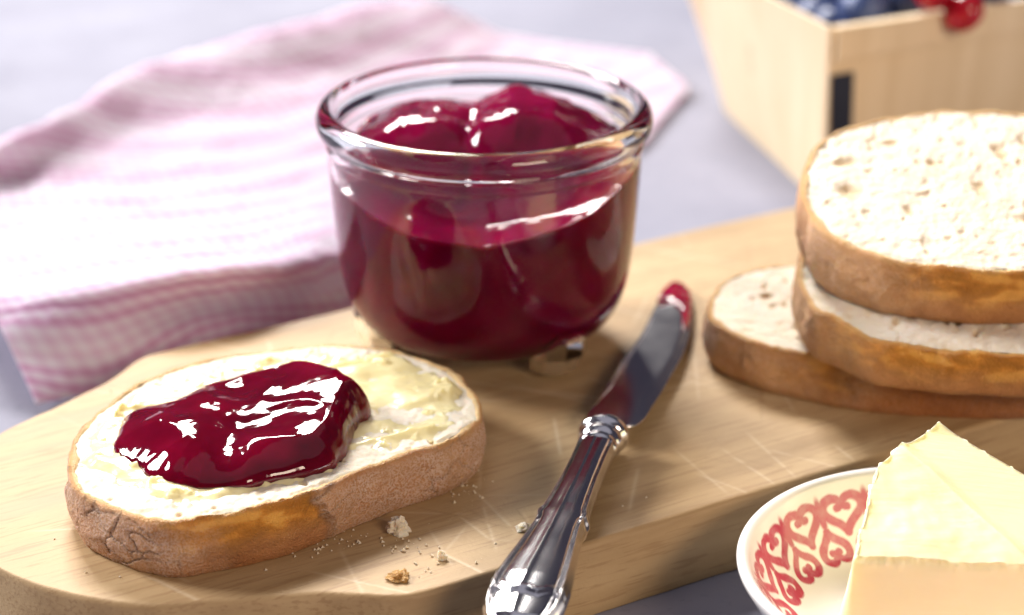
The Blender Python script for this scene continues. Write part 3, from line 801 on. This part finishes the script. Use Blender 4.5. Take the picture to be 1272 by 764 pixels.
    tag(sm, 'smear of red jam on the tip of the knife blade', 'jam')
knife()

# ------------------------------------------------------------------ saucer and butter
PC = np.array([0.1056, -0.1325])
def saucer():
    out = [(0, 3.2), (20, 3.2), (22.5, 1.2), (24, 0.2), (26, 0.2), (27.6, 1.8), (33, 5.0), (40, 11), (44.6, 17.5), (47.0, 21.4), (47.7, 23.0), (47.5, 24.0), (46.5, 24.4), (45.2, 23.7), (43.8, 21.4), (40, 15.4), (35, 9.8), (29, 6.8), (22, 6.0), (0, 5.8)]
    pr = fine_profile(out, 8) / 1000; n = 1000
    ac = np.r_[0, np.cumsum(np.linalg.norm(np.diff(pr, axis=0), axis=1))]; sa = np.arange(0, ac[-1], .00035)
    pr = np.stack([np.interp(sa, ac, pr[:, 0]), np.interp(sa, ac, pr[:, 1])], 1); pr[-1, 0] = 0
    V = lathe(pr, n)
    a = np.linspace(0, 2 * np.pi, n, endpoint=False)
    # painted hearts: a band on the inner wall, s = arc length from the lip, c = arc length around
    lip = np.argmax(pr[:, 1]); seg = np.r_[0, np.cumsum(np.linalg.norm(np.diff(pr, axis=0), axis=1))]; sl = seg - seg[lip]
    S = np.broadcast_to(sl[None], (n, len(pr))); Cc = np.broadcast_to((a * 0.0385)[:, None], S.shape)
    per = 2 * np.pi * 0.0385 / 22
    paint = np.zeros(S.shape)
    per = 2 * np.pi * 0.0385 / 20
    tt = np.linspace(0, 2 * np.pi, 90, endpoint=False)
    hx = 16 * np.sin(tt) ** 3 / 17.0; hy = (13 * np.cos(tt) - 5 * np.cos(2 * tt) - 2 * np.cos(3 * tt) - np.cos(4 * tt)) / 17.0
    q = np.linspace(0, 1, 14)
    cu = [(sg * (0.02 + 0.34 * np.sin(q * 2.6) * q), 0.32 - 0.50 * q + 0.42 * q * q) for sg in (-1, 1)]
    def dist(X, Y, xs, ys):
        dm = np.full(X.shape, 1.0)
        for a_, b_ in zip(xs, ys): dm = np.minimum(dm, (X - a_) ** 2 + (Y - b_) ** 2)
        return np.sqrt(dm)
    band = (sl > 0.0015) & (sl < 0.026)
    for s0, up, ph, wx, hyt in [(0.0090, 1, 0.0, .0054, .0050), (0.0172, -1, 0.5, .0046, .0044)]:
        cx = ((Cc[:, band] / per + ph) % 1.0 - 0.5) * per; y = -(S[:, band] - s0) * up
        wd = 0.00115 * (1 + 0.35 * fbm(p3(Cc[:, band] * 300, S[:, band] * 300, ph), 2))
        dd = dist(cx, y, hx * wx, hy * hyt)
        k = sstep(1.25, 0.75, dd / wd)
        dc = np.minimum(dist(cx, y, cu[0][0] * wx, cu[0][1] * hyt), dist(cx, y, cu[1][0] * wx, cu[1][1] * hyt))
        k = np.maximum(k, sstep(1.25, 0.75, dc / (wd * .85)))
        paint[:, band] = np.maximum(paint[:, band], k)
    if True:
        cx = ((Cc[:, band] / per + 0.5) % 1.0 - 0.5) * per
        paint[:, band] = np.maximum(paint[:, band], sstep(1.2, .7, np.sqrt((cx / .0012) ** 2 + ((S[:, band] - .0085) / .0045) ** 2)))
    o = mesh_obj('saucer', V, grid_faces(n, len(pr), True, False), M_CERAMIC, attrs={'paint': paint.ravel()})
    o.location = (PC[0], PC[1], 0)
    tag(o, 'small cream saucer with red hearts painted inside, holding butter', 'saucer')
saucer()

def butter_block():
    fl = at_z(1060, 692, .0300)[:2]; fl_b = at_z(1036, 764, .0075)[:2]
    bl = at_z(1166, 524, .0425)[:2]; mid = at_z(1088, 590, .0370)[:2]
    fr = at_z(1290, 700, .0300)[:2]; br = at_z(1300, 566, .0420)[:2]
    zf, zbk = .0300, .0455
    pts = [fl, (fl * .65 + mid * .35) + [-.0004, 0], mid, (mid * .5 + bl * .5) + [-.0005, 0], bl, bl * .5 + br * .5, br, br * .5 + fr * .5, fr, fr * .66 + fl * .34, fr * .33 + fl * .67]
    pts = np.array(pts); c0 = pts.mean(0)
    # sharpen the corners by doubling points near them
    dense = []
    for k in range(len(pts)):
        A, B = pts[k], pts[(k + 1) % len(pts)]
        for t in (0.06, 0.35, 0.65, 0.94): dense.append(A + (B - A) * t)
    o = closed_curve(np.array(dense) - PC, 520); nr = outline_normals(o, 3); cen = o.mean(0)
    yb, yf = bl[1] - PC[1], fl[1] - PC[1]
    def plane(x, y):
        t = (y - yf) / (yb - yf); return zf + (zbk - zf) * t
    A = (bl - PC) + (mid - bl) * 0.62; B = fr - PC + np.array([-.002, .002])
    dirn = (B - A) / np.linalg.norm(B - A); nrm = np.array([-dirn[1], dirn[0]])      # + side: back right
    def top(x, y):
        z = plane(x, y)
        d = (x - A[0]) * nrm[0] + (y - A[1]) * nrm[1] + 0.0012 * pnoise(p3(x, y, 3.0) * 90)
        z = z - 0.0010 * sstep(0.0, 0.0040, d) - 0.16 * np.clip(d, 0, 1) + 0.0006 * np.exp(-((d + .0005) / .0012) ** 2)
        u = x * dirn[0] + y * dirn[1]
        front = sstep(0.001, -0.001, d)
        z = z + front * (0.0011 * fbm(p3(x * 70, y * 70, 1.0), 3) + 0.0002 * fbm(p3(u * 60, d * 300, 2.0), 2))
        z = z + 0.0008 * np.exp(-(((x - (bl - PC)[0] - .0) / .004) ** 2 + ((y - yb) / .003) ** 2))
        return z
    z0 = 0.0058
    rows = [np.stack([o[:, 0] * 0 + cen[0], o[:, 1] * 0 + cen[1], np.full(len(o), z0)], 1)]
    tz = top(o[:, 0], o[:, 1])
    for h in np.linspace(0, 1, 26):
        off = -0.0010 * max(0, (h - .93) / .07) ** 2 + 0.0042 * (1 - h) ** 1.5 - 0.0005 * max(0, (.05 - h) / .05)
        z = z0 + (tz - z0) * h
        P = np.stack([o[:, 0] + nr[:, 0] * off, o[:, 1] + nr[:, 1] * off, z], 1)
        d = 0.0004 * fbm(P * np.array([70, 70, 200.]), 3)
        P[:, :2] += nr * d[:, None]
        lipn = fbm(P * 330 + 7, 3)
        if h > 0.9: P[:, :2] += nr * (np.clip(lipn, 0, 1) * 0.0022 * (h - .9) / .1)[:, None]
        rows.append(P)
    last = rows[-1][:, :2]
    for k in range(1, 91):
        q = 1 - k / 90
        xy = cen + (o - cen) * (q * 0.985 + 0.0)
        rows.append(np.stack([xy[:, 0], xy[:, 1], top(xy[:, 0], xy[:, 1])], 1))
    P = np.stack(rows, 1)
    ob = mesh_obj('butter_block', P, grid_faces(len(o), P.shape[1], True, False), M_BUTTER)
    ob.location = (PC[0], PC[1], 0)
    tag(ob, 'block of pale yellow butter with a scraped top on the saucer', 'butter')
butter_block()

# ------------------------------------------------------------------ fruit punnet
def punnet():
    Hh = 0.0645
    A = np.array([.1160, .1600]); Bf = np.array([.0925, .2930]); Cr = Bf + np.array([.155, .085]); Dr = A + np.array([.155, .085])
    root = empty('fruit_punnet', (A[0], A[1], 0))
    def sheet(name, pts0, pts1, th, mat=M_CHIP, nz=16, zlo=0.0, zhi=Hh, sag=0.0):
        p0 = np.array(pts0); p1 = np.array(pts1); n = len(p0)
        tq = np.linspace(0, 1, nz)
        tang = np.gradient(p0, axis=0); nn = np.stack([-tang[:, 1], tang[:, 0]], 1); nn /= np.linalg.norm(nn, axis=1)[:, None]
        layers = []
        for sgn in (0, 1):
            G = []
            for t in tq:
                xy = p0 + (p1 - p0) * t + nn * th * sgn
                z = zlo + (zhi - zlo) * t + (sag * np.sin(np.linspace(0, np.pi, n)) if t == 1 else 0)
                G.append(np.concatenate([xy, np.broadcast_to(z, (n,))[:, None]], 1))
            layers.append(np.stack(G, 1))
        P = np.concatenate([layers[0], layers[1][:, ::-1]], 1) - np.array([A[0], A[1], 0])
        ni, nj = P.shape[:2]; F = grid_faces(ni, nj, False, True); F.append(list(range(nj))); F.append([(ni - 1) * nj + k for k in range(nj)][::-1])
        return mesh_obj(name, P, F, mat, root, smooth=False)
    def path(pts, n): 
        pts = np.array(pts); L = np.r_[0, np.cumsum(np.linalg.norm(np.diff(pts, axis=0), axis=1))]; s = np.linspace(0, L[-1], n)
        return np.stack([np.interp(s, L, pts[:, k]) for k in (0, 1)], 1)
    def bent(t):                               # the side veneer, bent round the far corner
        fl = 0.0235 * t
        a = A + [-.0012 * t, 0]; b = Bf + np.array([-fl * .55, -.030]); c = Bf + np.array([-fl, -.012]); d = Bf + np.array([-fl * .9 + .006, .002]); e = Cr + [0, fl]
        k = np.array([a, a * .5 + b * .5 + [-fl * .12, 0], b, c, d, d * .7 + e * .3, e])
        m = sample_grid(np.repeat(k[:, None, :], 2, 1), 60, 2)[:, 0]
        return m
    sheet('side_panel', bent(0), bent(1), -0.0016)
    fr0 = path([A, Dr], 24); fr1 = path([A + [-.0012, -.0005], Dr + [.006, -.006]], 24)
    sheet('front_panel', fr0, fr1, 0.0026)
    sheet('rear_panel', path([Dr + [.001, .001], Cr], 12), path([Dr + [.007, 0], Cr + [.004, .02]], 12), 0.002)
    # top band of the front panel
    nrm = np.array([.085, -.155]); nrm = nrm / np.linalg.norm(nrm)
    off = nrm * .0009
    sheet('rim_strip', path([A + off * 1.5 + [.0006, 0], Dr + off + [.005, -.005]], 24), path([A + off * 1.2 + [.0004, 0], Dr + off + [.006, -.006]], 24), -0.0010, zlo=Hh - .011, zhi=Hh + .0004)
    flr = rounded_box('base', 0, 1, 0, 1, 0, 1, 0, M_CHIP, root)
    vs_ = flr.data.vertices; quad = [A, Dr, Cr, Bf]
    for v in vs_:
        x, y, z = v.co; p = (A * (1 - x) + Dr * x) * (1 - y) + (Bf * (1 - x) + Cr * x) * y
        cc = (A + Cr) / 2; p = cc + (p - cc) * 0.985
        v.co = (p[0] - A[0], p[1] - A[1], 0.040 + z * .002)
    # thin dark strip laid on the front panel beside the corner
    dv = (Dr - A) / np.linalg.norm(Dr - A)
    p0 = A + dv * .0006 + nrm * .0007; p1 = A + dv * .0098 + nrm * .0007
    sheet('corner_strip', [p0, (p0 + p1) / 2, p1], [p0 + [-.0008, 0], (p0 + p1) / 2 + [-.0008, 0], p1 + [-.0008, 0]], -0.0008, M_DARK, zlo=.0225, zhi=.0480)
    tag(root, 'pale chip wood punnet with a dark corner strip, holding berries', 'punnet')
    # berries
    def berry(name, r, mat, crown):
        th = np.linspace(0, math.pi, 22); ph = np.linspace(0, 2 * np.pi, 32, endpoint=False)
        T, Ph = np.meshgrid(th, ph, indexing='ij')
        R = r * (1 - 0.04 * np.cos(2 * T) + 0.012 * np.sin(3 * Ph) * np.sin(T))
        if crown:
            R = R - r * 0.16 * np.exp(-((T / 0.30) ** 2)) + r * 0.07 * np.exp(-(((T - 0.36) / 0.08) ** 2)) * (0.6 + 0.4 * np.cos(5 * Ph))
        P = np.stack([R * np.sin(T) * np.cos(Ph), R * np.sin(T) * np.sin(Ph), R * np.cos(T) * 0.94], -1)
        return mesh_obj(name, P, grid_faces(22, 32, False, True, flip=True), mat)
    bl = berry('blueberry', 0.0094, M_BLUE, True); rd = berry('red_currant', 0.0070, M_RED, False)
    first = {'b': bl, 'r': rd}; used = {'b': False, 'r': False}
    g = np.random.default_rng(9)
    def put(kind, p, label, group, scl=1.0):
        o = first[kind]
        if used[kind]: o = o.copy(); scene.collection.objects.link(o)
        used[kind] = True
        o.location = p; o.scale = (scl,) * 3
        if kind == 'r' and scl == 1.0: o.scale = (g.uniform(.93, 1.03),) * 3
        o.rotation_euler = (g.uniform(-1.2, 1.2), g.uniform(-1.2, 1.2), g.uniform(0, 6))
        tag(o, label, 'berry', group)
    ex = dv; ey = (Bf - A) / np.linalg.norm(Bf - A)
    def inside(a, b): return A + ex * a + ey * b
    # a first layer on the base, a second one heaped to the rim
    for i in range(6):
        for j in range(5):
            p = inside(.014 + i * .0192, .016 + j * .0192)
            put('b', (p[0], p[1], .0420 + .0088), 'blueberry in the lower layer inside the fruit punnet', 'blueberries low in the punnet', g.uniform(.95, 1.0))
    spots = [(i, j) for i in range(5) for j in range(4) if not (i >= 3 and j == 0)]
    for (i, j) in spots:
        p = inside(.0215 + i * .0192, .0225 + j * .0192)
        lab, grp = 'blueberry heaped in the top layer of the fruit punnet', 'blueberries on top in the punnet'
        if (i, j) == (0, 0): lab, grp = 'blueberry tucked into the near corner of the punnet above the dark strip', 'blueberries on top in the punnet'
        put('b', (p[0], p[1], .0420 + .0088 + .0125), lab, grp, g.uniform(.95, 1.0))
    # currants hang over the rim on their stalk
    def on_rim(px, out, z):
        a = (px - 1030) / 1000.0
        for _ in range(30):                    # slide along the rim until it shows at that picture column
            c = A + dv * a + nrm * out
            v = np.array([c[0], c[1], z]) - CAM; u = W_ / 2 + FPX * (v @ RGT) / (v @ FWD); a += (px - u) * 0.0002
        return (c[0], c[1], z)
    cl = [(on_rim(1197, .0078, .0655), 'red currant hanging lowest over the front rim of the punnet'),
          (on_rim(1158, .0010, .0725), 'red currant resting on the punnet rim next to the blueberries'),
          (on_rim(1232, -.004, .0760), 'red currant lying behind the lowest hanging currant'),
          (on_rim(1180, -.012, .0775), 'red currant nestled between currants and blueberries in the punnet')]
    for p, lab in cl:
        put('r', p, lab, 'red currants at the punnet rim')
    st = np.array([np.array(cl[0][0]) + [0, 0, .006], np.array(cl[0][0]) + [-.0006, .004, .0105], np.array(cl[3][0]) + [.003, -.004, .006], np.array(cl[3][0]) + [0, .004, .004]])
    pts = sample_grid(np.repeat(st[:, None, :], 2, 1), 24, 2)[:, 0]
    aa = np.linspace(0, 2 * np.pi, 8, endpoint=False)
    T = np.stack([pts + np.array([.0005 * math.cos(q), 0, .0005 * math.sin(q)]) for q in aa], 1)
    so = mesh_obj('currant_stalk', T, grid_faces(24, 8, False, True), mat_plain('green_stalk', (.22, .30, .08), .5))
    tag(so, 'thin green stalk joining the red currants on the punnet rim', 'stalk')
punnet()

# ------------------------------------------------------------------ crumbs
def crumb(name, px, size, squash, mat, label, sd, group='bread crumbs on the board'):
    th = np.linspace(0, math.pi, 16); ph = np.linspace(0, 2 * np.pi, 22, endpoint=False)
    T, Ph = np.meshgrid(th, ph, indexing='ij')
    P = np.stack([np.sin(T) * np.cos(Ph), np.sin(T) * np.sin(Ph), np.cos(T)], -1)
    k = 1 + 0.75 * fbm(P * 1.6 + sd * 7.1, 4, 0.6)
    P = P * k[..., None] * size * np.array([1, 0.85, squash])
    P[..., 2] = np.maximum(P[..., 2], -size * squash * 0.55) ; P[..., 2] -= P[..., 2].min()
    at = {'pit': np.clip(fbm(P.reshape(-1, 3) * 900, 2), 0, 1) * .5} if mat is M_CRUMB else {'tint': np.tile([.62, .36, .12], (P.size // 3, 1)), 'flour': np.zeros(P.size // 3)}
    o = mesh_obj(name, P, grid_faces(16, 22, False, True, flip=True), mat, smooth=False, attrs=at)
    w = at_z(px[0], px[1], ZB); o.location = (w[0], w[1], ZB - 0.0001)
    if label: tag(o, label, 'crumb', group)
    return o
crumb('bread_crumb', (494, 662), .0026, 0.95, M_CRUMB, 'large pale crumb lying against the jam-topped slice', 1)
crumb('bread_crumb', (496, 719), .0024, 0.45, M_CRUST, 'flat golden crust flake near the front edge of the board', 2)
crumb('bread_crumb', (549, 695), .0011, 1.3, M_CRUMB, 'tiny upright white crumb beside a pale knife cut', 3)
crumb('bread_crumb', (651, 658), .0018, 0.55, M_CRUMB, 'small flat white crumb beside the knife handle', 4)
def dust():
    g = np.random.default_rng(21); V = []; F = []
    for k in range(230):
        if k < 150: x, y = g.normal(450, 50), g.normal(690, 16)
        elif k < 185: x, y = g.normal(578, 14), g.normal(606, 14)
        else: x, y = g.uniform(40, 900), g.uniform(600, 720)
        r = abs(g.normal(0.0002, .00016)) + .00010
        w = at_z(x, y, ZB)
        # stay on the board and off the slice
        u = w[0] * _ca + w[1] * _sa; v = -w[0] * _sa + w[1] * _ca - BC[1]
        if abs(v) > 0.072 or u < -.08 and abs(v) > .05: continue
        b = len(V)
        for d in [(1, 0, 0), (-.5, .8, 0), (-.5, -.8, 0), (0, 0, 1.2), (.3, .2, -.4)]:
            V.append(np.array([w[0], w[1], ZB + r * .3]) + np.array(d) * r * g.uniform(.7, 1.3))
        F += [[b, b + 1, b + 3], [b + 1, b + 2, b + 3], [b + 2, b, b + 3], [b + 1, b, b + 4], [b + 2, b + 1, b + 4], [b, b + 2, b + 4]]
    o = mesh_obj('crumb_dust', np.array(V), F, M_CRUMB, smooth=False, attrs={'pit': np.full(len(V), .4)})
    tag(o, 'fine scatter of tiny crumbs on the board in front of the bread', 'crumbs', kind='stuff')
dust()
